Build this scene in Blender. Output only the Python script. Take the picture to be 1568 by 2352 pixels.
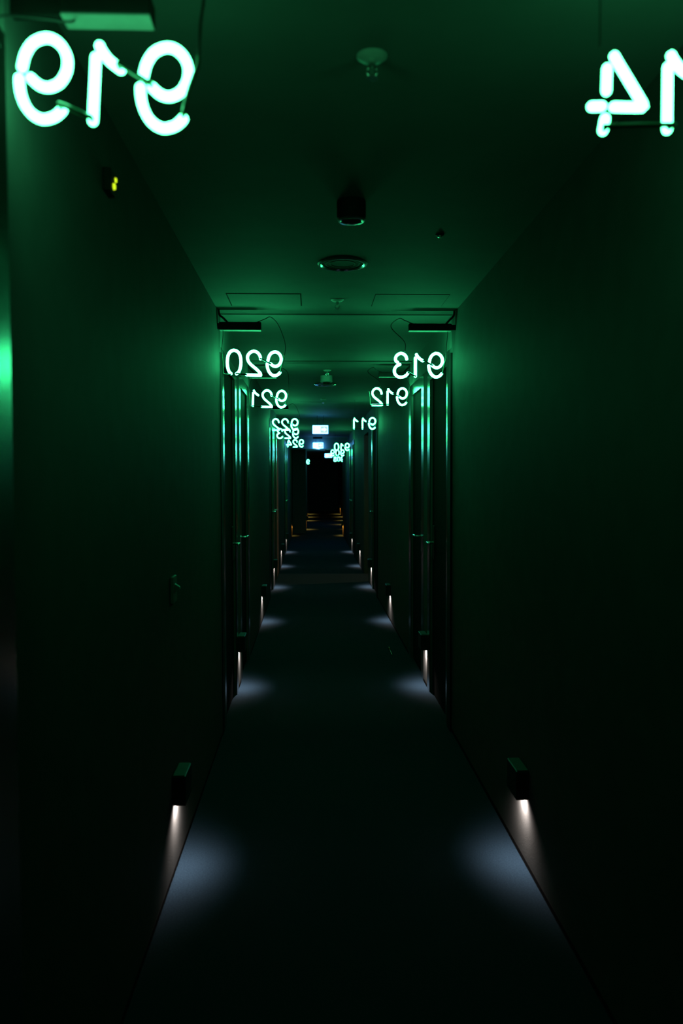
import bpy, bmesh, math, random
from mathutils import Vector, Matrix

for o in list(bpy.data.objects):
    bpy.data.objects.remove(o, do_unlink=True)
scene = bpy.context.scene
COL = scene.collection
PI = math.pi

# ------------------------------------------------------------------ camera
EYE = 1.554
cam_data = bpy.data.cameras.new('camera')
cam = bpy.data.objects.new('camera', cam_data)
COL.objects.link(cam)
cam_data.sensor_fit = 'VERTICAL'
cam_data.sensor_height = 36.0
cam_data.sensor_width = 24.0
cam_data.lens = 1900.0 * 36.0 / 2352.0
cam_data.clip_start = 0.05
cam_data.clip_end = 100
cam.location = (0, 0, EYE)
_dir = Vector((68 / 1900.0, 1.0, -76 / 1900.0))
_rot = _dir.to_track_quat('-Z', 'Y').to_matrix().to_4x4()
cam.rotation_euler = (_rot @ Matrix.Rotation(math.radians(-0.15), 4, 'Z')).to_euler()
cam_data.dof.use_dof = True
cam_data.dof.focus_distance = 5.6
cam_data.dof.aperture_fstop = 2.6
scene.camera = cam

# ------------------------------------------------------------------ world, exposure
world = bpy.data.worlds.new('world')
scene.world = world
world.use_nodes = True
world.node_tree.nodes['Background'].inputs[0].default_value = (0, 0, 0, 1)
world.node_tree.nodes['Background'].inputs[1].default_value = 0.0
scene.view_settings.view_transform = 'Standard'
scene.view_settings.look = 'None'
scene.view_settings.gamma = 1.0
scene.view_settings.use_curve_mapping = False
scene.view_settings.exposure = 0.0
scene.cycles.use_adaptive_sampling = True
scene.cycles.adaptive_threshold = 0.02
scene.cycles.max_bounces = 5
scene.cycles.diffuse_bounces = 3
scene.cycles.glossy_bounces = 3
scene.cycles.transmission_bounces = 1
scene.cycles.volume_bounces = 0
scene.cycles.sample_clamp_indirect = 3.0

# light levels of the lamps this place has
NEON = (1.5, 34.0, 11.0)
NEON_VIGNETTE = (1.25, 15.0, 5.0)   # two nearest numbers, dimmed to stand in for lens vignetting
STEP_W = 13.5            # watts of one low wall lamp
STEP_COL = (1.0, 0.80, 0.74)
LAMP_TILT = 30            # the beam leans towards its own wall
AMBER_COL = (1.0, 0.40, 0.05)
EXIT_LIT = (1.3, 6.0, 14.0)

# ------------------------------------------------------------------ helpers
def tag(o, label=None, cat=None, group=None, kind=None):
    if label: o['label'] = label
    if cat: o['category'] = cat
    if group: o['group'] = group
    if kind: o['kind'] = kind
    return o

def empty(name, loc, parent=None):
    o = bpy.data.objects.new(name, None)
    o.empty_display_size = 0.05
    COL.objects.link(o)
    o.location = loc
    if parent: o.parent = parent
    return o

class MB:
    """collects shapes, builds one mesh object"""
    def __init__(self): self.bm = bmesh.new()
    def box(self, x0, x1, y0, y1, z0, z1, bevel=0.0):
        b = bmesh.new() if bevel else self.bm
        vs = [b.verts.new((x, y, z)) for x in (x0, x1) for y in (y0, y1) for z in (z0, z1)]
        for f in ((0, 1, 3, 2), (4, 6, 7, 5), (0, 4, 5, 1), (2, 3, 7, 6), (0, 2, 6, 4), (1, 5, 7, 3)):
            b.faces.new([vs[i] for i in f])
        if bevel:
            bmesh.ops.bevel(b, geom=b.edges[:], offset=bevel, segments=2, affect='EDGES', profile=0.5)
            self._merge(b)
        return self
    def _merge(self, b):
        me = bpy.data.meshes.new('tmp'); b.to_mesh(me); b.free()
        self.bm.from_mesh(me); bpy.data.meshes.remove(me)
    def prism(self, pts, axis, a0, a1):
        """closed 2-D outline extruded along an axis ('x','y','z')"""
        def P(p, a):
            u, v = p
            return {'x': (a, u, v), 'y': (u, a, v), 'z': (u, v, a)}[axis]
        lo = [self.bm.verts.new(P(p, a0)) for p in pts]
        hi = [self.bm.verts.new(P(p, a1)) for p in pts]
        n = len(pts)
        for i in range(n):
            self.bm.faces.new((lo[i], lo[(i + 1) % n], hi[(i + 1) % n], hi[i]))
        self.bm.faces.new(lo[::-1]); self.bm.faces.new(hi)
        return self
    def lathe(self, prof, c, n=32, axis='z'):
        """profile [(r, h), ...] turned about an axis through c"""
        rings = []
        for r, h in prof:
            if r < 1e-6:
                rings.append([self.bm.verts.new(self._ax(0, 0, h, c, axis))])
            else:
                rings.append([self.bm.verts.new(self._ax(r * math.cos(2 * PI * k / n), r * math.sin(2 * PI * k / n), h, c, axis)) for k in range(n)])
        for a, b in zip(rings, rings[1:]):
            for k in range(n):
                k2 = (k + 1) % n
                if len(a) == 1 and len(b) == 1: continue
                if len(a) == 1: self.bm.faces.new((a[0], b[k], b[k2]))
                elif len(b) == 1: self.bm.faces.new((a[k2], a[k], b[0]))
                else: self.bm.faces.new((a[k], b[k], b[k2], a[k2]))
        return self
    @staticmethod
    def _ax(x, y, h, c, axis):
        if axis == 'z': return (c[0] + x, c[1] + y, c[2] + h)
        if axis == 'x': return (c[0] + h, c[1] + x, c[2] + y)
        return (c[0] + x, c[1] + h, c[2] + y)
    def tube(self, pts, r, n=12, round_ends=True):
        pts = [Vector(p) for p in pts]
        m = len(pts)
        T = []
        for i in range(m):
            t = pts[min(i + 1, m - 1)] - pts[max(i - 1, 0)]
            T.append(t.normalized())
        up = Vector((0, 1, 0))
        if abs(T[0].dot(up)) > 0.9: up = Vector((0, 0, 1))
        nrm = (up - T[0] * up.dot(T[0])).normalized()
        rings = []
        def ring(c, t, nn, rr):
            bn = t.cross(nn)
            return [self.bm.verts.new(c + (nn * math.cos(2 * PI * k / n) + bn * math.sin(2 * PI * k / n)) * rr) for k in range(n)]
        for i in range(m):
            nrm = (nrm - T[i] * nrm.dot(T[i])).normalized()
            if i == 0 and round_ends:
                rings.append(ring(pts[0] - T[0] * r * 0.85, T[0], nrm, r * 0.5))
                rings.append(ring(pts[0] - T[0] * r * 0.5, T[0], nrm, r * 0.87))
            rings.append(ring(pts[i], T[i], nrm, r))
            if i == m - 1 and round_ends:
                rings.append(ring(pts[i] + T[i] * r * 0.5, T[i], nrm, r * 0.87))
                rings.append(ring(pts[i] + T[i] * r * 0.85, T[i], nrm, r * 0.5))
        for a, b in zip(rings, rings[1:]):
            for k in range(n):
                self.bm.faces.new((a[k], a[(k + 1) % n], b[(k + 1) % n], b[k]))
        self.bm.faces.new(rings[0][::-1]); self.bm.faces.new(rings[-1])
        return self
    def build(self, name, mat, parent=None, smooth=False, origin=None):
        bmesh.ops.recalc_face_normals(self.bm, faces=self.bm.faces[:])
        if origin is not None:
            bmesh.ops.translate(self.bm, verts=self.bm.verts[:], vec=-Vector(origin))
        me = bpy.data.meshes.new(name)
        self.bm.to_mesh(me); self.bm.free()
        me.materials.append(mat)
        if smooth:
            me.polygons.foreach_set('use_smooth', [True] * len(me.polygons))
            if hasattr(me, 'set_sharp_from_angle'):
                me.set_sharp_from_angle(angle=math.radians(40))
        o = bpy.data.objects.new(name, me)
        COL.objects.link(o)
        if origin is not None: o.location = origin
        if parent: o.parent = parent
        return o

def smooth_path(pts, k=6):
    """Catmull-Rom through the points"""
    P = [Vector(p) for p in pts]
    if len(P) < 3: return P
    out = []
    for i in range(len(P) - 1):
        p0 = P[max(i - 1, 0)]; p1 = P[i]; p2 = P[i + 1]; p3 = P[min(i + 2, len(P) - 1)]
        for j in range(k):
            t = j / k
            out.append(0.5 * ((2 * p1) + (p2 - p0) * t + (2 * p0 - 5 * p1 + 4 * p2 - p3) * t * t + (3 * p1 - p0 - 3 * p2 + p3) * t ** 3))
    out.append(P[-1])
    return out

# ------------------------------------------------------------------ materials
def new_mat(name):
    m = bpy.data.materials.new(name); m.use_nodes = True
    nt = m.node_tree
    return m, nt, nt.nodes, nt.links, nt.nodes['Principled BSDF']

def surf(name, col, rough=0.5, metal=0.0, var=0.12, scale=40.0, bump=0.0, bscale=None, spec=0.5, stretch=None):
    m, nt, N, L, B = new_mat(name)
    tc = N.new('ShaderNodeTexCoord')
    mp = N.new('ShaderNodeMapping')
    L.new(tc.outputs['Object'], mp.inputs['Vector'])
    if stretch: mp.inputs['Scale'].default_value = stretch
    no = N.new('ShaderNodeTexNoise'); no.inputs['Scale'].default_value = scale; no.inputs['Detail'].default_value = 4
    L.new(mp.outputs[0], no.inputs['Vector'])
    rp = N.new('ShaderNodeValToRGB')
    rp.color_ramp.elements[0].position = 0.3; rp.color_ramp.elements[1].position = 0.7
    rp.color_ramp.elements[0].color = tuple(c * (1 - var) for c in col) + (1,)
    rp.color_ramp.elements[1].color = tuple(min(1, c * (1 + var)) for c in col) + (1,)
    L.new(no.outputs['Fac'], rp.inputs[0]); L.new(rp.outputs[0], B.inputs['Base Color'])
    B.inputs['Roughness'].default_value = rough
    B.inputs['Metallic'].default_value = metal
    B.inputs['Specular IOR Level'].default_value = spec
    if bump:
        n2 = N.new('ShaderNodeTexNoise'); n2.inputs['Scale'].default_value = bscale or scale * 3; n2.inputs['Detail'].default_value = 3
        L.new(mp.outputs[0], n2.inputs['Vector'])
        bp = N.new('ShaderNodeBump'); bp.inputs['Strength'].default_value = bump; bp.inputs['Distance'].default_value = 0.004
        L.new(n2.outputs['Fac'], bp.inputs['Height']); L.new(bp.outputs[0], B.inputs['Normal'])
    return m

def glow(name, col):
    m, nt, N, L, B = new_mat(name)
    N.remove(B)
    e = N.new('ShaderNodeEmission'); e.inputs[0].default_value = (*[c / max(col) for c in col], 1)
    e.inputs[1].default_value = max(col)
    L.new(e.outputs[0], N['Material Output'].inputs[0])
    return m

M = {}
M['wall'] = surf('dark_wall_paint', (0.066, 0.072, 0.071), 0.70, var=0.08, scale=9, bump=0.2, bscale=180, spec=0.03)
M['ceiling'] = surf('dark_ceiling_paint', (0.117, 0.136, 0.129), 0.8, var=0.06, scale=5, bump=0.08, bscale=120, spec=0.15)
M['gap'] = surf('black_shadow_gap', (0.006, 0.006, 0.006), 0.9, spec=0.1)
M['carpet'] = surf('blue_grey_carpet', (0.0145, 0.0318, 0.0520), 0.95, var=0.28, scale=160, bump=0.6, bscale=420, spec=0.05)
M['base'] = surf('black_baseboard_paint', (0.008, 0.008, 0.008), 0.9, spec=0.04)
M['leaf'] = surf('black_door_veneer', (0.008, 0.008, 0.008), 0.85, var=0.3, scale=12, stretch=(8, 8, 0.5), spec=0.04)
M['steel'] = surf('polished_steel', (0.46, 0.47, 0.46), 0.21, metal=1.0, var=0.04, scale=30)
M['black'] = surf('black_plastic', (0.012, 0.012, 0.012), 0.4, spec=0.3)
M['blackmat'] = surf('matt_black_metal', (0.010, 0.010, 0.010), 0.7, spec=0.15)
M['lamptop'] = surf('dull_black_enamel', (0.018, 0.018, 0.018), 0.6)
M['boxgrey'] = surf('dark_grey_enamel', (0.13, 0.13, 0.13), 0.55)
M['cable'] = surf('black_rubber_cable', (0.010, 0.010, 0.010), 0.5)
M['white'] = surf('off_white_plastic', (0.42, 0.42, 0.40), 0.45, var=0.03)
M['chrome'] = surf('chrome', (0.75, 0.75, 0.74), 0.22, metal=1.0, var=0.03)
M['brass'] = surf('brushed_brass', (0.75, 0.52, 0.25), 0.25, metal=1.0, var=0.05)
M['neon'] = glow('green_neon_gas', NEON)
M['neon_vignette'] = glow('vignetted_green_neon_gas', NEON_VIGNETTE)
M['acrylic'] = glow('exit_sign_edge_lit_acrylic', (0.5, 3.2, 9.0))
M['boxlit'] = surf('lit_underside_grey', (0.26, 0.28, 0.27), 0.5, var=0.05)  # box underside, paled to imitate light from the sign below
M['deadglass'] = surf('blacked_out_neon_glass', (0.010, 0.030, 0.018), 0.12, var=0.2, scale=60, spec=0.6)
M['clearlead'] = surf('green_glass_lead', (0.10, 0.22, 0.15), 0.2, var=0.1, spec=0.6)
M['exit_lit'] = glow('exit_sign_white_light', EXIT_LIT)
M['exit_field'] = glow('exit_sign_pale_green_field', (0.50, 0.83, 0.79))
M['led'] = glow('yellow_green_led', (0.75, 1.05, 0.02))
M['lens_white'] = glow('lamp_lens_white', (2.0, 1.8, 1.7))
M['lens_amber'] = glow('lamp_lens_amber', (2.0, 0.9, 0.15))
for _k in ('led', 'lens_white', 'lens_amber', 'exit_field'): M[_k].cycles.emission_sampling = 'NONE'
M['lens_warm'] = glow('passage_lamp_lens', (3.0, 1.7, 0.9))

# ------------------------------------------------------------------ the setting
XL, XR = -0.547, 0.853          # corridor walls
HC = 2.545                      # ceiling
HD = 2.264                      # door head
MOD = 5.70                      # one pair of rooms
C0 = 0.49                       # middle of the pair of doors the camera stands in
Y_BACK, Y_JOG, Y_RIGHT_END, Y_END = -5.0, 23.6, 22.95, 40.0
FXL, FXR = -0.17, 1.26          # walls after the corridor shifts over
DOORS = [(-0.97, -0.24), (0.22, 0.90)]
PLATES = [((-0.11, 0.0), (0.0, 0.12)), ((-0.13, 0.0), (0.0, 0.14))]   # steel frame plates beside each leaf
PAS0, PAS1 = 12.45, 13.50       # side passage on the right
ALC0, ALC1 = 27.0, 29.0         # door niche in the far left wall

floor = MB().box(-1.4, 5.0, Y_BACK - 0.2, Y_END + 0.2, -0.12, 0.0).build('floor', M['carpet'])
tag(floor, 'blue-grey carpet running the length of the corridor', None, kind='structure')

def openings(side):
    out = []
    for k in range(-1, 4):
        c = C0 + k * MOD
        if side == 'right' and k == 2:
            out.append((PAS0, PAS1, 2.264, 'passage', k, 1)); 
            out.append((c - 0.97, c - 0.24, HD, 'door', k, 0)); continue
        for j, (a, b) in enumerate(DOORS):
            out.append((c + a, c + b, HD, 'door', k, j))
    return sorted(out)

def wall(side):
    mb = MB()
    x = XL if side == 'left' else XR
    t = -0.18 if side == 'left' else 0.18
    xa, xb = min(x, x + t), max(x, x + t)
    y = Y_BACK
    end = Y_JOG if side == 'left' else Y_RIGHT_END
    for a, b, h, *_ in openings(side):
        mb.box(xa, xb, y, a, 0, HC + 0.05)
        mb.box(xa, xb, a, b, h, HC + 0.05)
        y = b
    mb.box(xa, xb, y, end, 0, HC + 0.05)
    if side == 'left':
        mb.box(-0.9, FXL, Y_JOG, ALC0, 0, HC + 0.05)
        mb.box(-0.9, -0.75, ALC0, ALC1, 0, HC + 0.05)
        mb.box(-0.9, FXL, ALC1, Y_END, 0, HC + 0.05)
    else:
        mb.box(x, FXR + 0.18, Y_RIGHT_END, Y_RIGHT_END + 0.02, 0, HC + 0.05)
        mb.box(FXR, FXR + 0.18, Y_RIGHT_END + 0.02, Y_END, 0, HC + 0.05)
        mb.box(XR + 0.18, 4.6, PAS0 - 0.12, PAS0, 0, HC)
        mb.box(XR + 0.18, 4.6, PAS1, PAS1 + 0.12, 0, HC)
        mb.box(4.6, 4.75, PAS0 - 0.12, PAS1 + 0.12, 0, HC)
        mb.box(XR + 0.18, 4.6, PAS0 - 0.12, PAS1 + 0.12, 2.42, HC)
    return mb.build('wall_' + side, M['wall'])
wl = tag(wall('left'), 'dark painted left corridor wall', None, kind='structure')
wr = tag(wall('right'), 'dark painted right corridor wall', None, kind='structure')
for k in range(0, 4):                 # bands above the doors carry the ceiling paint
    c = C0 + k * MOD
    MB().box(XL, XL + .002, c - 1.16, c + 1.04, HD + .086, HC).build('header_panel', M['ceiling'], wl)
    MB().box(XR - .002, XR, c - 1.16, c + 1.04, HD + .086, HC).build('header_panel', M['ceiling'], wr)
tag(MB().box(-1.2, 2.0, Y_END, Y_END + 0.15, 0, HC + 0.05).build('wall_far', M['wall']), 'dark end wall of the corridor', None, kind='structure')
tag(MB().box(-1.2, 2.0, Y_BACK - 0.15, Y_BACK, 0, HC + 0.05).build('wall_behind', M['wall']), 'dark wall behind the viewpoint', None, kind='structure')

def baseboard(side):
    mb = MB()
    x, s = (XL, 1) if side == 'left' else (XR, -1)
    y = Y_BACK
    end = Y_JOG if side == 'left' else Y_RIGHT_END
    for a, b, h, *_ in openings(side):
        mb.box(min(x, x + s * 0.0015), max(x, x + s * 0.0015), y, a - 0.13, 0, 0.022)
        y = b + 0.14
    mb.box(min(x, x + s * 0.0015), max(x, x + s * 0.0015), y, end, 0, 0.022)
    return tag(mb.build('baseboard_' + side, M['base']), 'low black skirting along the %s wall' % side, None, kind='structure')
baseboard('left'); baseboard('right')

# ceiling: panels between dark shadow joints
ceil = MB().box(-1.2, 2.0, Y_BACK - 0.2, Y_END + 0.2, HC + 0.022, HC + 0.12).build('ceiling', M['gap'])
tag(ceil, 'dark ceiling of wide panels with black shadow joints', None, kind='structure')
joints = []
for k in range(-1, 4):
    c = C0 + k * MOD
    joints += [c - 1.16, c + 0.82]
joints = [j for j in joints if j > Y_BACK + 0.3]
ys = [Y_BACK] + joints + [Y_JOG, Y_END]
for a, b in zip(ys, ys[1:]):
    g = 0.022
    MB().box(-0.75 if a >= Y_JOG - 0.1 else XL, FXR if b > Y_RIGHT_END else XR,
             a + (g if a != Y_BACK else 0), b - (g if b in joints else 0), HC, HC + 0.022).build('ceiling_panel', M['ceiling'], ceil)

# header beam far down the corridor
tag(MB().box(XL, XR, 19.60, 19.85, HD, HC).build('trim_1', M['ceiling']), 'header beam across the corridor behind the far exit sign', None, kind='structure')

# ------------------------------------------------------------------ doors
door_no = 0
door_names = {('left', 0, 1): '919', ('right', 0, 1): '914', ('left', 1, 0): '920', ('left', 1, 1): '921', ('left', 2, 0): '922', ('left', 2, 1): '923',
              ('left', 3, 0): '924', ('right', 1, 0): '913', ('right', 1, 1): '912', ('right', 2, 0): '911', ('right', 3, 0): '910'}
door_meshes = {}
def part(key, make, name, mat, parent, smooth=False):
    """share mesh data between alike door parts"""
    if key not in door_meshes:
        o = make().build(name, mat, parent, smooth); door_meshes[key] = o.data
    else:
        o = bpy.data.objects.new(name, door_meshes[key]); COL.objects.link(o); o.parent = parent
    return o
for side in ('left', 'right'):
    x, s = (XL, 1) if side == 'left' else (XR, -1)
    for a, b, h, what, k, j in openings(side):
        if what != 'door' or k < 0 or (k == 0 and j == 0): continue
        num = door_names.get((side, k, j))
        door_no += 1
        root = empty('door_%d' % door_no, (x, a, 0))
        if num: lab = 'black room door with steel frame below the neon number %s' % num
        else: lab = 'black room door on the %s, the farthest before the header beam' % side
        tag(root, lab, None, kind='structure')
        w = b - a
        def leaf():
            return MB().box(min(-s * 0.06, -s * 0.018), max(-s * 0.06, -s * 0.018), 0.004, w - 0.004, 0.006, HD - 0.004)
        part((side, j, 'leaf'), leaf, 'leaf', M['leaf'], root)
        for e in (0, 1):
            p0, p1 = PLATES[j][e]
            off = w if e else 0.0
            part((side, j, 'post', e), lambda: MB().box(min(-s * .004, s * .003), max(-s * .004, s * .003), p0 + off, p1 + off, 0, HD + .085), 'frame_post', M['steel'], root)
        def head():
            return MB().box(min(-s * .004, s * .003), max(-s * .004, s * .003), 0.0, w, HD - .004, HD + .085)
        part((side, j, 'head'), head, 'frame_head', M['steel'], root)
        # lever handle on the side of the pier between the two doors
        yh = (w - 0.10) if j == 0 else 0.10
        d = -1 if j == 0 else 1
        def plate():
            return MB().box(min(-s * 0.018, -s * 0.010), max(-s * 0.018, -s * 0.010), yh - 0.03, yh + 0.03, 0.98, 1.22, bevel=0.003)
        def lever():
            mb = MB()
            mb.tube([(-s * 0.012, yh, 1.10), (s * 0.035, yh, 1.10)], 0.009, 10)
            mb.tube([(s * 0.035, yh - d * 0.004, 1.10), (s * 0.035, yh + d * 0.12, 1.10)], 0.009, 10)
            return mb
        part((side, j, 'plate'), plate, 'lock_plate', M['black'], root)
        part((side, j, 'lever'), lever, 'lever_handle', M['chrome'], root, True)
        if j == 0:
            def strip():
                return MB().box(min(0, s * 0.013), max(0, s * 0.004), -0.22, -0.11, 0, HD + 0.050)
            part((side, 'strip'), strip, 'edge_strip', M['blackmat'], root)

# warm lamp at the end of the side passage
pl = empty('ceiling_downlight', (3.97, 13.34, 2.42))
tag(pl, 'small warm downlight inside the side passage on the right', 'downlight')
MB().lathe([(0.0, 0.0), (0.055, 0.0), (0.055, -0.012), (0.045, -0.014), (0.045, -0.006), (0.0, -0.006)], (0, 0, 0)).build('bezel', M['white'], pl, True)
MB().lathe([(0.0, -0.008), (0.043, -0.008)], (0, 0, 0)).build('lens', M['lens_warm'], pl)
ld = bpy.data.lights.new('passage_bulb', 'POINT'); ld.energy = 200.0; ld.color = (1.0, 0.50, 0.22); ld.shadow_soft_size = 0.03
lo = bpy.data.objects.new('passage_bulb', ld); COL.objects.link(lo); lo.parent = pl; lo.location = (0, 0, -0.06)

# ------------------------------------------------------------------ neon signs
DH = 0.160                       # digit height
TR = 0.0089                      # neon tube radius
# strokes as seen from behind, in digit heights (x right, y up)
D = {
 '9': [[(.090,.605),(.117,.74),(.177,.853),(.253,.913),(.343,.94),(.434,.92),(.517,.853),(.57,.755),(.581,.657),(.562,.566),(.509,.475),(.434,.423),(.358,.4075),(.275,.43),(.19,.495)],
       [(.064,.482),(.070,.41),(.094,.302),(.147,.189),(.223,.106),(.313,.064),(.389,.068),(.464,.098),(.517,.143),(.547,.181)]],
 '0': [[(.215,.085),(.135,.17),(.085,.33),(.068,.52),(.085,.72),(.145,.86),(.235,.935),(.315,.948),(.40,.925),(.49,.85),(.55,.7),(.572,.52),(.555,.33),(.505,.17),(.415,.085)]],
 '2': [[(.552,.66),(.535,.76),(.48,.85),(.40,.915),(.31,.938),(.22,.92),(.13,.85),(.075,.75),(.075,.65),(.125,.53),(.22,.43),(.34,.335),(.46,.236),(.54,.15),(.572,.095),(.56,.062)],
       [(.575,.062),(.45,.058),(.25,.058),(.05,.058)]],
 '1': [[(.063,.77),(.063,.084)], [(.10,.895),(.135,.835),(.215,.745),(.34,.663)]],
 '3': [[(.526,.726),(.50,.82),(.43,.9),(.326,.937),(.22,.91),(.135,.83),(.105,.73),(.13,.65),(.19,.60)],
       [(.27,.525),(.16,.475),(.085,.38),(.063,.28),(.09,.17),(.18,.08),(.295,.053),(.41,.07),(.51,.125),(.575,.205)]],
 '4': [[(.335,.88),(.40,.775),(.56,.525),(.645,.39),(.665,.345),(.64,.325),(.335,.325)], [(.20,.33),(.085,.325)], [(.256,.745),(.250,.50)], [(.238,.195),(.215,.065)]],
 '8': [[(.31,.95),(.43,.91),(.49,.80),(.45,.66),(.31,.57),(.16,.66),(.12,.80),(.18,.91),(.29,.95)],
       [(.31,.53),(.48,.45),(.56,.28),(.48,.12),(.31,.06),(.14,.12),(.06,.28),(.14,.45),(.29,.53)]],
}
W = {'9': .65, '0': .64, '2': .64, '1': .40, '3': .62, '4': .71, '8': .62}
def layout(view):
    xs, x = [], 0.0
    for i, ch in enumerate(view):
        if i and ch == '1': x += .07
        if i and ch == '1' and view[i - 1] == '1': x += .10
        xs.append(x); x += W[ch] + .10
    return xs, x - .10

def neon_sign(num, label, depth, top, left=None, right=None, tilt=0.0, group=None, box=None, digits_only=False):
    view = num[::-1]                            # from behind the number runs right to left
    xs, tot = layout(view)
    if left is None: left = right - tot * DH
    bot = EYE + top - DH
    side = 'left' if left < 0.1 else 'right'
    root = empty('neon_sign', (left, depth, bot))
    tag(root, label, 'neon sign', group)
    ca, sa = math.cos(-tilt), math.sin(-tilt)
    # tilt about the middle of the top of the number
    def P(u, v, w=0.0):
        px, pz = u * DH, v * DH
        dx, dz = px, pz - DH
        return (dx * ca - dz * sa, w, DH + dx * sa + dz * ca)
    ends = []
    seg = 10 if depth < 8 else 6
    gas = M['neon_vignette'] if depth < 2 else M['neon']
    for ch, x0 in zip(view, xs):
        mb = MB()
        for st in D[ch]:
            sharp = len(st) < 3
            pts = [P(x0 + u, v) for u, v in st]
            pts = pts if sharp else smooth_path(pts, 4 if depth < 8 else 2)
            mb.tube(pts, TR, seg)
        mb.build('digit_tube', gas, root, True)
    # blacked-out linking tubes run from digit to digit on the near side
    w = -0.020
    def link(points, r=0.0045, mat='clearlead' if depth < 2 else 'deadglass', name='linking_tube'):
        MB().tube(smooth_path(points, 5), r, 8).build(name, M[mat], root, True)
    last = {'9': (.547, .181), '0': (.415, .085), '2': (.05, .058), '1': (.063, .084), '3': (.575, .205), '4': (.215, .06), '8': (.31, .53)}
    first = {'9': (.19, .495), '0': (.215, .085), '2': (.552, .66), '1': (.34, .663), '3': (.526, .726), '4': (.075, .325), '8': (.31, .95)}
    for i in range(len(view) - 1):
        a, b = view[i], view[i + 1]
        if a in '213' and b in '9':
            src = {'2': (.552, .66), '1': (.34, .663), '3': (.575, .205)}[a]; dst = (.19, .495)
        elif b == '2': src, dst = last[a], (.05, .058)
        elif b == '1': src, dst = last[a], (.063, .084)
        else: src, dst = last[a], first[b]
        p, q = (xs[i] + src[0], src[1]), (xs[i + 1] + dst[0], dst[1])
        link([P(*p), P(*p, w=w * 0.8), P(p[0] + .03, p[1] - .01 * (p[1] > .3), w), P(q[0] - .03, q[1], w), P(*q, w=w * 0.8), P(*q)])
    # glass lead from the tail of the 9 up its outer side
    xn = xs[-1]
    link([P(xn + .547, .181), P(xn + .575, .24, w), P(xn + .62, .45, w), P(xn + .70, .72, w), P(xn + .70, .80, w)], 0.004, 'clearlead', 'glass_lead')
    # lead at the other end
    ch = view[0]
    if ch in '012':
        e = {'0': (.215, .085), '1': (.063, .084), '2': (.05, .058)}[ch]
        link([P(*e), P(e[0] - .02, .04, w), P(-.03, .05, w), P(-.07, .15, w), P(-.09, .5, w), P(-.12, .75, w)], 0.0035, 'clearlead', 'glass_lead')
    # supply cables up to the transformer box
    if box:
        bx0, bx1, by, bz0, bz1, bd = box
        lx = lambda X: X - left
        ly, lz0, lz1 = by - depth, bz0 - bot, bz1 - bot
        if side == 'left':
            inn, out, sg = bx1, bx0, 1
            tgt = P(xs[-1] + .70, .80, w)
        else:
            inn, out, sg = bx0, bx1, -1
            tgt = P(.45, 1.0, w)
        MB().tube(smooth_path([(lx(inn - sg * .03), ly + bd / 2, lz1), (lx(inn + sg * .02), ly + bd / 2, lz1 + .02), (lx(inn + sg * .055), ly * .6, lz1 + .034),
                   (lx(inn + sg * .10), ly * .3, lz1 - .01), (tgt[0] + sg * .004, w, (lz0 + tgt[2]) / 2), tgt], 6), 0.0028, 8).build('supply_cable', M['cable'], root, True)
        far = P(-.12, .75, w) if side == 'left' else P(xs[-1] + .70, .80, w)
        MB().tube(smooth_path([(lx(out + sg * .02), ly + bd / 2, lz0), (lx(out + sg * .018), ly * .5, lz0 - .03), (far[0], w, far[2] + .05), far], 6), 0.0022, 8).build('supply_cable', M['cable'], root, True)
    else:
        for u in (.15, tot - .15):
            p = P(u, .93, -TR)
            MB().tube([p, (p[0], -TR, HC - bot - .002)], .0012, 6).build('hanging_wire', M['cable'], root)
    return root

def transformer(num, x0, x1, y, z0, z1, d, wallx, mat='blackmat'):
    """box hung beside the wall above a sign, with its feed from the ceiling corner"""
    r = empty('transformer_box', ((x0 + x1) / 2, y + d / 2, z0))
    tag(r, BOXLAB[num], 'transformer', 'transformer boxes above the signs')
    hx = (x1 - x0) / 2
    MB().box(-hx, hx, -d / 2, d / 2, 0, z1 - z0, bevel=0.003).build('casing', M[mat], r)
    MB().box(-hx + .002, hx - .002, -d / 2 + .002, d / 2 - .002, -0.003, 0.0).build('lit_underside', M['boxlit'], r)  # underside lit by the sign, put into a paler colour than the casing
    bx = -hx if wallx < 0 else hx
    wl = wallx - (x0 + x1) / 2
    MB().box(min(bx, wl), max(bx, wl), -.012, .012, .004, z1 - z0 - .006).build('wall_bracket', M['blackmat'], r)
    s = 1 if wallx < 0 else -1
    lx = wallx - (x0 + x1) / 2
    MB().tube(smooth_path([(lx + s * .008, 0, HC - z0 - .004), (lx + s * .012, 0, HC - z0 - .03), (lx + s * .035, 0, z1 - z0 + .025), (lx + s * .06, 0, z1 - z0 - .002)], 5), 0.006, 8).build('feed_cable', M['cable'], r, True)
    return r

BOXLAB = {'919': 'nearest transformer box, lit green behind the blurred 919',
          '920': 'slim black transformer box with looping cable above the 920 on the left',
          '913': 'slim black transformer box at the right wall above the 913',
          '921': 'transformer box on the left wall right behind the 921',
          '912': 'transformer box on the right wall right behind the 912',
          '922': 'small far transformer box on the left above the 922'}
G = 'green neon room numbers'
def both(num, label, depth, top, boxdims=None, **kw):
    if boxdims:
        x0, x1, y, z0, z1, d = boxdims
        transformer(num, x0, x1, y, EYE + z0, EYE + z1, d, XL if x0 < 0.1 else XR)
        boxdims = (x0, x1, y, EYE + z0, EYE + z1, d)
    neon_sign(num, label, depth, top, group=G, box=boxdims, **kw)

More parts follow.
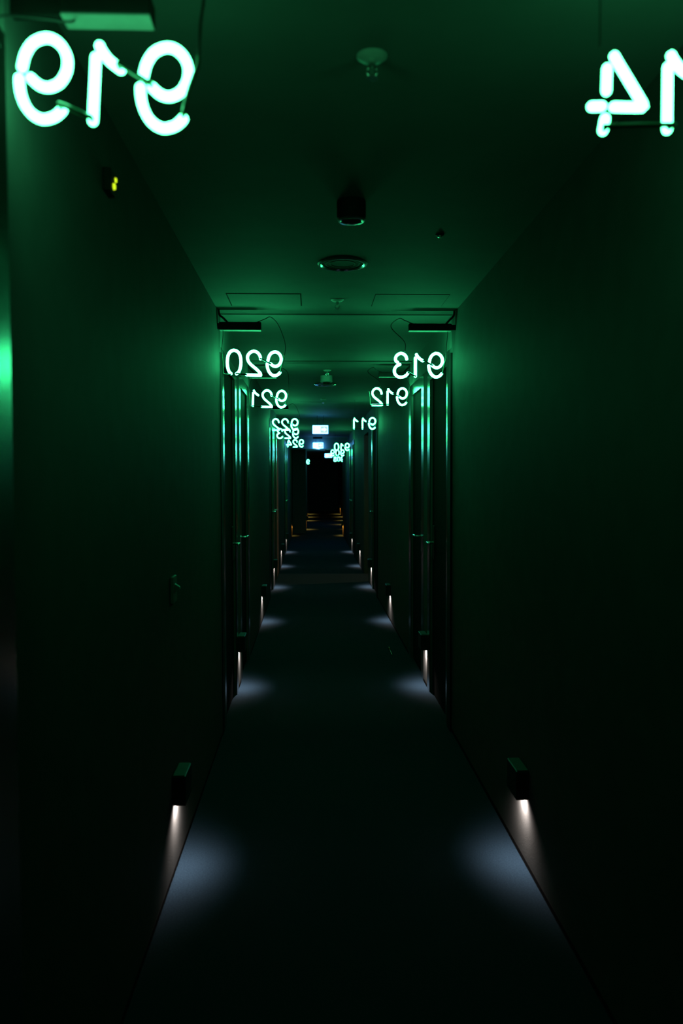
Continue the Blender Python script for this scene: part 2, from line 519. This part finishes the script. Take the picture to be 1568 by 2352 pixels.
both('919', 'large blurred green neon number 919 seen mirrored at the top left', 1.50, .787, left=-.515, tilt=.062, boxdims=(-.454, -.290, 1.55, .846, .884, .053))
both('914', 'green neon number ending in 14 cut off at the top right', 1.49, .772, left=.489)
both('920', 'green neon number 920 seen mirrored on the left, with looping black cable', 4.97, .775, left=-.507, tilt=.030, boxdims=(-.536, -.292, 4.88, .873, .917, .05))
both('913', 'green neon number 913 seen mirrored on the right wall side', 4.97, .760, right=.797, boxdims=(.574, .826, 4.88, .873, .912, .05))
both('921', 'green neon number 921 on the left, second in size below the 920', 7.12, .772, left=-.506, tilt=.035, boxdims=(-.536, -.30, 7.19, .875, .915, .05))
both('912', 'green neon number 912 on the right beside a shining steel frame corner', 7.02, .775, right=.818, boxdims=(.58, .826, 7.12, .875, .915, .05))
both('922', 'small green neon number 922 overlapping the 923 on the left', 10.65, .779, left=-.507, boxdims=(-.536, -.292, 10.55, .885, .925, .05))
both('911', 'small green neon number 911 seen mirrored on the right', 10.40, .775, right=.812)
both('923', 'small green neon number 923 directly below the 922', 12.45, .764, left=-.525)
both('924', 'small green neon number 924 left of the lower exit sign', 16.4, .785, left=-.505)
both('910', 'tiny green neon number 910 right of the lower exit sign', 16.6, .720, right=.762)
both('909', 'tiny blurred neon number just below the 910', 20.2, .715, right=.80)
both('908', 'tiny blurred neon number lowest on the right, under the farthest exit sign', 27.0, .725, right=1.05)
both('9', 'tiny single green neon 9 showing at the far left end', 28.0, .66, left=-.178)

# ------------------------------------------------------------------ low wall lamps
lamp_lib = {}
def step_lamp(side, wx, y, label, amber=False, power=1.0, lean=None):
    s = 1 if side == 'left' else -1
    r = empty('low_wall_lamp', (wx, y, 0.285))
    tag(r, label, 'wall lamp', 'amber wall lamps in the far corridor' if amber else 'white wall lamps along the corridor')
    key = (side, amber)
    if key not in lamp_lib:
        def bx(mb, a, b, *rest, **k): return mb.box(min(s * a, s * b), max(s * a, s * b), *rest, **k)
        mb = MB()                                  # open-bottomed housing
        bx(mb, .0, .052, -.080, .080, .018, .115, bevel=.004)
        bx(mb, .046, .052, -.080, .080, .0, .020); bx(mb, .0, .004, -.080, .080, .004, .020)
        bx(mb, .004, .046, -.080, -.074, .0, .020); bx(mb, .004, .046, .074, .080, .0, .020)
        h = mb.build('housing', M['black'])
        l = bx(MB(), .014, .044, -.030, .030, .014, .017).build('lens', M['lens_amber' if amber else 'lens_white'])
        t = bx(MB(), .004, .048, -.074, .074, .1155, .1175).build('top_plate', M['lamptop'])
        lamp_lib[key] = [h.data, l.data, t.data]
        for o in (h, l, t): bpy.data.objects.remove(o)
    for nm, me in zip(('housing', 'lens', 'top_plate'), lamp_lib[key]):
        o = bpy.data.objects.new(nm, me); COL.objects.link(o); o.parent = r
    ld = bpy.data.lights.new('lamp_beam', 'SPOT')
    ld.energy = (14.0 if amber else STEP_W) * power
    ld.color = AMBER_COL if amber else STEP_COL
    ld.spot_size = math.radians(128 if amber else 150); ld.spot_blend = 1.0
    ld.shadow_soft_size = 0.008
    lo = bpy.data.objects.new('lamp_beam', ld); COL.objects.link(lo)
    lo.parent = r; lo.location = (s * 0.034, 0, -0.002)
    lo.rotation_euler = (0, s * math.radians(LAMP_TILT if lean is None else lean), 0)
    return r
ORD = ['nearest', 'second', 'third', 'fourth', 'fifth', 'sixth']
for i in range(6):
    y = 3.27 + i * 2.86
    for side, wx in (('left', XL), ('right', XR)):
        q = 'nearest' if i == 0 else ORD[i] + ' nearest'
        step_lamp(side, wx, y, 'low lamp shining white on the %s wall and carpet, %s of its row' % (side, q), power=1.0)
AM = [(22.7, XL, XR), (25.5, FXL, FXR), (28.2, None, FXR), (30.9, FXL, FXR), (33.8, FXL, FXR), (36.5, FXL, FXR)]
for i, (y, a, b) in enumerate(AM):
    q = 'nearest' if i == 0 else ORD[i] + ' nearest'
    pw = [1.3, 2.2, 4.5, 3.0, 3.0, 3.0][i]
    if a is not None: step_lamp('left', a, y, 'amber low lamp on the far left wall, %s of the amber row' % q, True, pw, [25, 8, -12, 0, 0, 0][i])
    if b is not None: step_lamp('right', b, y, 'amber low lamp on the far right wall, %s of the amber row' % q, True, pw * (1.4 if i == 0 else 1.0), [18, 0, -12, 0, 0, 0][i])

# ------------------------------------------------------------------ exit signs
def exit_sign(label, x, y, zc, w=0.243, h=0.130, mount=True):
    r = empty('exit_sign', (x, y, zc))
    tag(r, label, 'exit sign', 'lit exit signs along the ceiling')
    MB().box(-w / 2, w / 2, 0, .03, -h / 2, h / 2, bevel=.006).build('housing', M['acrylic'], r)
    b = .010
    pan = MB().box(-w / 2 + .003, w / 2 - .003, -.003, .001, -h / 2 + .003, h / 2 - .003).build('light_panel', M['exit_lit'], r)
    fx0, fx1 = .002, w / 2 - b
    MB().box(fx0, fx1, -.005, -.003, -h / 2 + b + .004, h / 2 - b - .004).build('arrow_field', M['exit_field'], r)
    MB().box(-w / 2 + .026, -w / 2 + .034, -.005, -.003, -h / 2 + .02, h / 2 - .02).build('frame_bar', M['exit_field'], r)
    c = (fx0 + fx1) / 2
    ar = [(c - .040, -.014), (c - .002, -.014), (c - .002, -.034), (c + .042, 0), (c - .002, .034), (c - .002, .014), (c - .040, .014)]
    MB().prism(ar, 'y', -.007, -.005).build('arrow', M['exit_lit'], r)
    top = HC - zc
    for sx in (-.05, .05):
        MB().tube([(sx, .015, h / 2 - .002), (sx, .015, top - (.035 if mount else .001))], .003, 8).build('hanger_rod', M['blackmat'], r)
    if mount:                       # tube that also shines out below and behind the sign
        ld = bpy.data.lights.new('sign_tube', 'POINT'); ld.energy = 10.0; ld.color = (0.10, 0.45, 1.0); ld.shadow_soft_size = 0.015
        lo = bpy.data.objects.new('sign_tube', ld); COL.objects.link(lo); lo.parent = r; lo.location = (0, .050, -h / 2 - .012)
    if mount: MB().box(-.12, .10, -.02, .05, top - .045, top).build('ceiling_mount', M['blackmat'], r)
    return r
exit_sign('lit exit sign with arrow, the nearest and largest in the middle', .137, 12.95, EYE + .770, mount=False)
exit_sign('lit exit sign on the header beam, with bright light beneath', .152, 19.52, EYE + .790)
exit_sign('far lit exit sign, lowest of the three and partly behind a neon number', .57, 28.2, EYE + .795)

# ------------------------------------------------------------------ ceiling fittings
CX = 0.145
def sprinkler(y, label):
    r = empty('sprinkler', (CX, y, HC)); tag(r, label, 'sprinkler', 'ceiling sprinklers')
    MB().lathe([(0, 0), (.036, 0), (.036, -.003), (.026, -.010), (.012, -.012), (0, -.012)], (0, 0, 0)).build('escutcheon', M['white'], r, True)
    MB().lathe([(0, -.010), (.009, -.011), (.009, -.030), (.006, -.032), (.004, -.046), (0, -.046)], (0, 0, 0), 16).build('nozzle', M['chrome'], r, True)
    mb = MB()
    for sx in (-1, 1): mb.tube(smooth_path([(sx * .008, 0, -.028), (sx * .013, 0, -.038), (sx * .003, 0, -.050)], 4), .002, 6)
    mb.build('yoke_arms', M['chrome'], r, True)
    MB().lathe([(0, -.050), (.015, -.051), (.015, -.053), (0, -.053)], (0, 0, 0), 16).build('deflector', M['chrome'], r, True)
    return r
sprinkler(1.976, 'pendant sprinkler on the ceiling between the nearest two neon numbers')
sprinkler(4.614, 'pendant sprinkler on the ceiling beside the access panel')
sprinkler(7.579, 'pendant sprinkler just above the pale smoke detector')
sprinkler(10.3, 'pendant sprinkler above the nearest exit sign')

r = empty('dome_camera', (CX, 2.99, HC)); tag(r, 'black dome camera on the near ceiling with a shining lower rim', 'dome camera')
MB().lathe([(0, 0), (.050, 0), (.052, -.004), (.052, -.062), (.047, -.066), (0, -.066)], (0, 0, 0)).build('body', M['blackmat'], r, True)
MB().lathe([(.036, -.064), (.047, -.064), (.049, -.068), (.046, -.072), (.040, -.073), (.036, -.070)], (0, 0, 0)).build('rim', M['chrome'], r, True)
MB().lathe([(.038, -.068), (.034, -.069), (.022, -.067), (0, -.066)], (0, 0, 0)).build('dome', M['black'], r, True)

def round_diffuser(y, label):
    r = empty('ceiling_speaker', (CX, y, HC)); tag(r, label, 'speaker')
    MB().lathe([(.096, 0), (.113, 0), (.115, -.004), (.110, -.010), (.102, -.010), (.096, -.004)], (0, 0, 0), 48).build('rim', M['chrome'], r, True)
    MB().lathe([(0, -.002), (.097, -.002), (.097, 0), (0, 0)], (0, 0, 0), 48).build('grille', M['ceiling'], r)
    for rad in (.078, .058):
        MB().lathe([(rad - .003, -.002), (rad - .002, -.0045), (rad + .002, -.0045), (rad + .003, -.002)], (0, 0, 0), 40).build('grille_ring', M['boxgrey'], r, True)
round_diffuser(3.845, 'flat round ceiling speaker with shiny rim behind the dome camera')
round_diffuser(8.68, 'flat round ceiling speaker with shiny rim behind the smoke detector')

r = empty('smoke_detector', (CX, 8.0, HC)); tag(r, 'pale smoke detector hanging from the ceiling above the 912 and 921', 'smoke detector')
MB().lathe([(0, 0), (.058, 0), (.058, -.056), (.052, -.062), (0, -.062)], (0, 0, 0)).build('body', M['white'], r, True)
MB().lathe([(.0, -.062), (.034, -.062), (.034, -.072), (.026, -.080), (0, -.080)], (0, 0, 0)).build('sensing_chamber', M['blackmat'], r, True)

r = empty('ceiling_sensor', (.523, 3.382, HC)); tag(r, 'tiny round ceiling sensor with a dull shine, off to the right', 'sensor')
MB().lathe([(0, 0), (.018, 0), (.018, -.004), (.012, -.007), (0, -.007)], (0, 0, 0), 20).build('base', M['blackmat'], r, True)
MB().lathe([(0, -.006), (.011, -.006), (.009, -.012), (0, -.015)], (0, 0, 0), 20).build('lens', M['chrome'], r, True)

def access_panel(x0, x1, y0, y1, label, g):
    r = empty('access_panel', ((x0 + x1) / 2, (y0 + y1) / 2, HC)); tag(r, label, 'access panel')
    hx, hy = (x1 - x0) / 2, (y1 - y0) / 2
    mb = MB()
    for a in ((-hx, hx, -hy, -hy + g), (-hx, hx, hy - g, hy), (-hx, -hx + g, -hy + g, hy - g), (hx - g, hx, -hy + g, hy - g)):
        mb.box(*a, -.0015, .0)
    mb.build('shadow_frame', M['gap'], r)
    MB().box(-hx + g, hx - g, -hy + g, hy - g, -.003, 0).build('hatch', M['ceiling'], r)
access_panel(-.455, -.052, 4.47, 4.78, 'square access hatch in the ceiling above left, beside the 920', .007)
access_panel(.345, .748, 4.47, 4.78, 'faint square access hatch in the ceiling on the right, beside the 913', .003)

# ------------------------------------------------------------------ things on the walls and floor
r = empty('sensor_box', (XL, 2.263, EYE + .762)); tag(r, 'small dark wall sensor with two yellow-green lights below the 919', 'sensor')
MB().box(0, .022, -.035, .035, 0, .060, bevel=.004).build('casing', M['blackmat'], r)
MB().lathe([(0, 0), (.0090, 0), (.008, .005), (0, .007)], (.022, -.005, .018), 14, 'x').build('indicator_light', M['led'], r, True)
MB().lathe([(0, 0), (.0068, 0), (.006, .004), (0, .005)], (.022, .016, .042), 14, 'x').build('indicator_light', M['led'], r, True)

r = empty('wall_switch', (XL, 3.24, 1.125)); tag(r, 'small wall switch plate with a wedge-shaped lever on the left wall', 'switch')
MB().box(0, .012, -.045, .045, -.052, .052, bevel=.003).build('plate', M['boxgrey'], r)
MB().prism([(.012, .022), (.030, .010), (.032, .002), (.012, -.012)], 'y', -.012, .012).build('lever', M['boxgrey'], r)

r = empty('door_stop', (.700, 7.30, 0)); tag(r, 'thin brass door stop lying on the carpet near the 912 door', 'door stop')
MB().tube([(0.0, -.10, .008), (.0, .16, .008)], .0045, 10).build('rod', M['brass'], r, True)
MB().lathe([(0, 0), (.010, 0), (.011, .012), (.008, .022), (0, .024)], (.0, .16, .0), 16).build('knob', M['brass'], r, True)
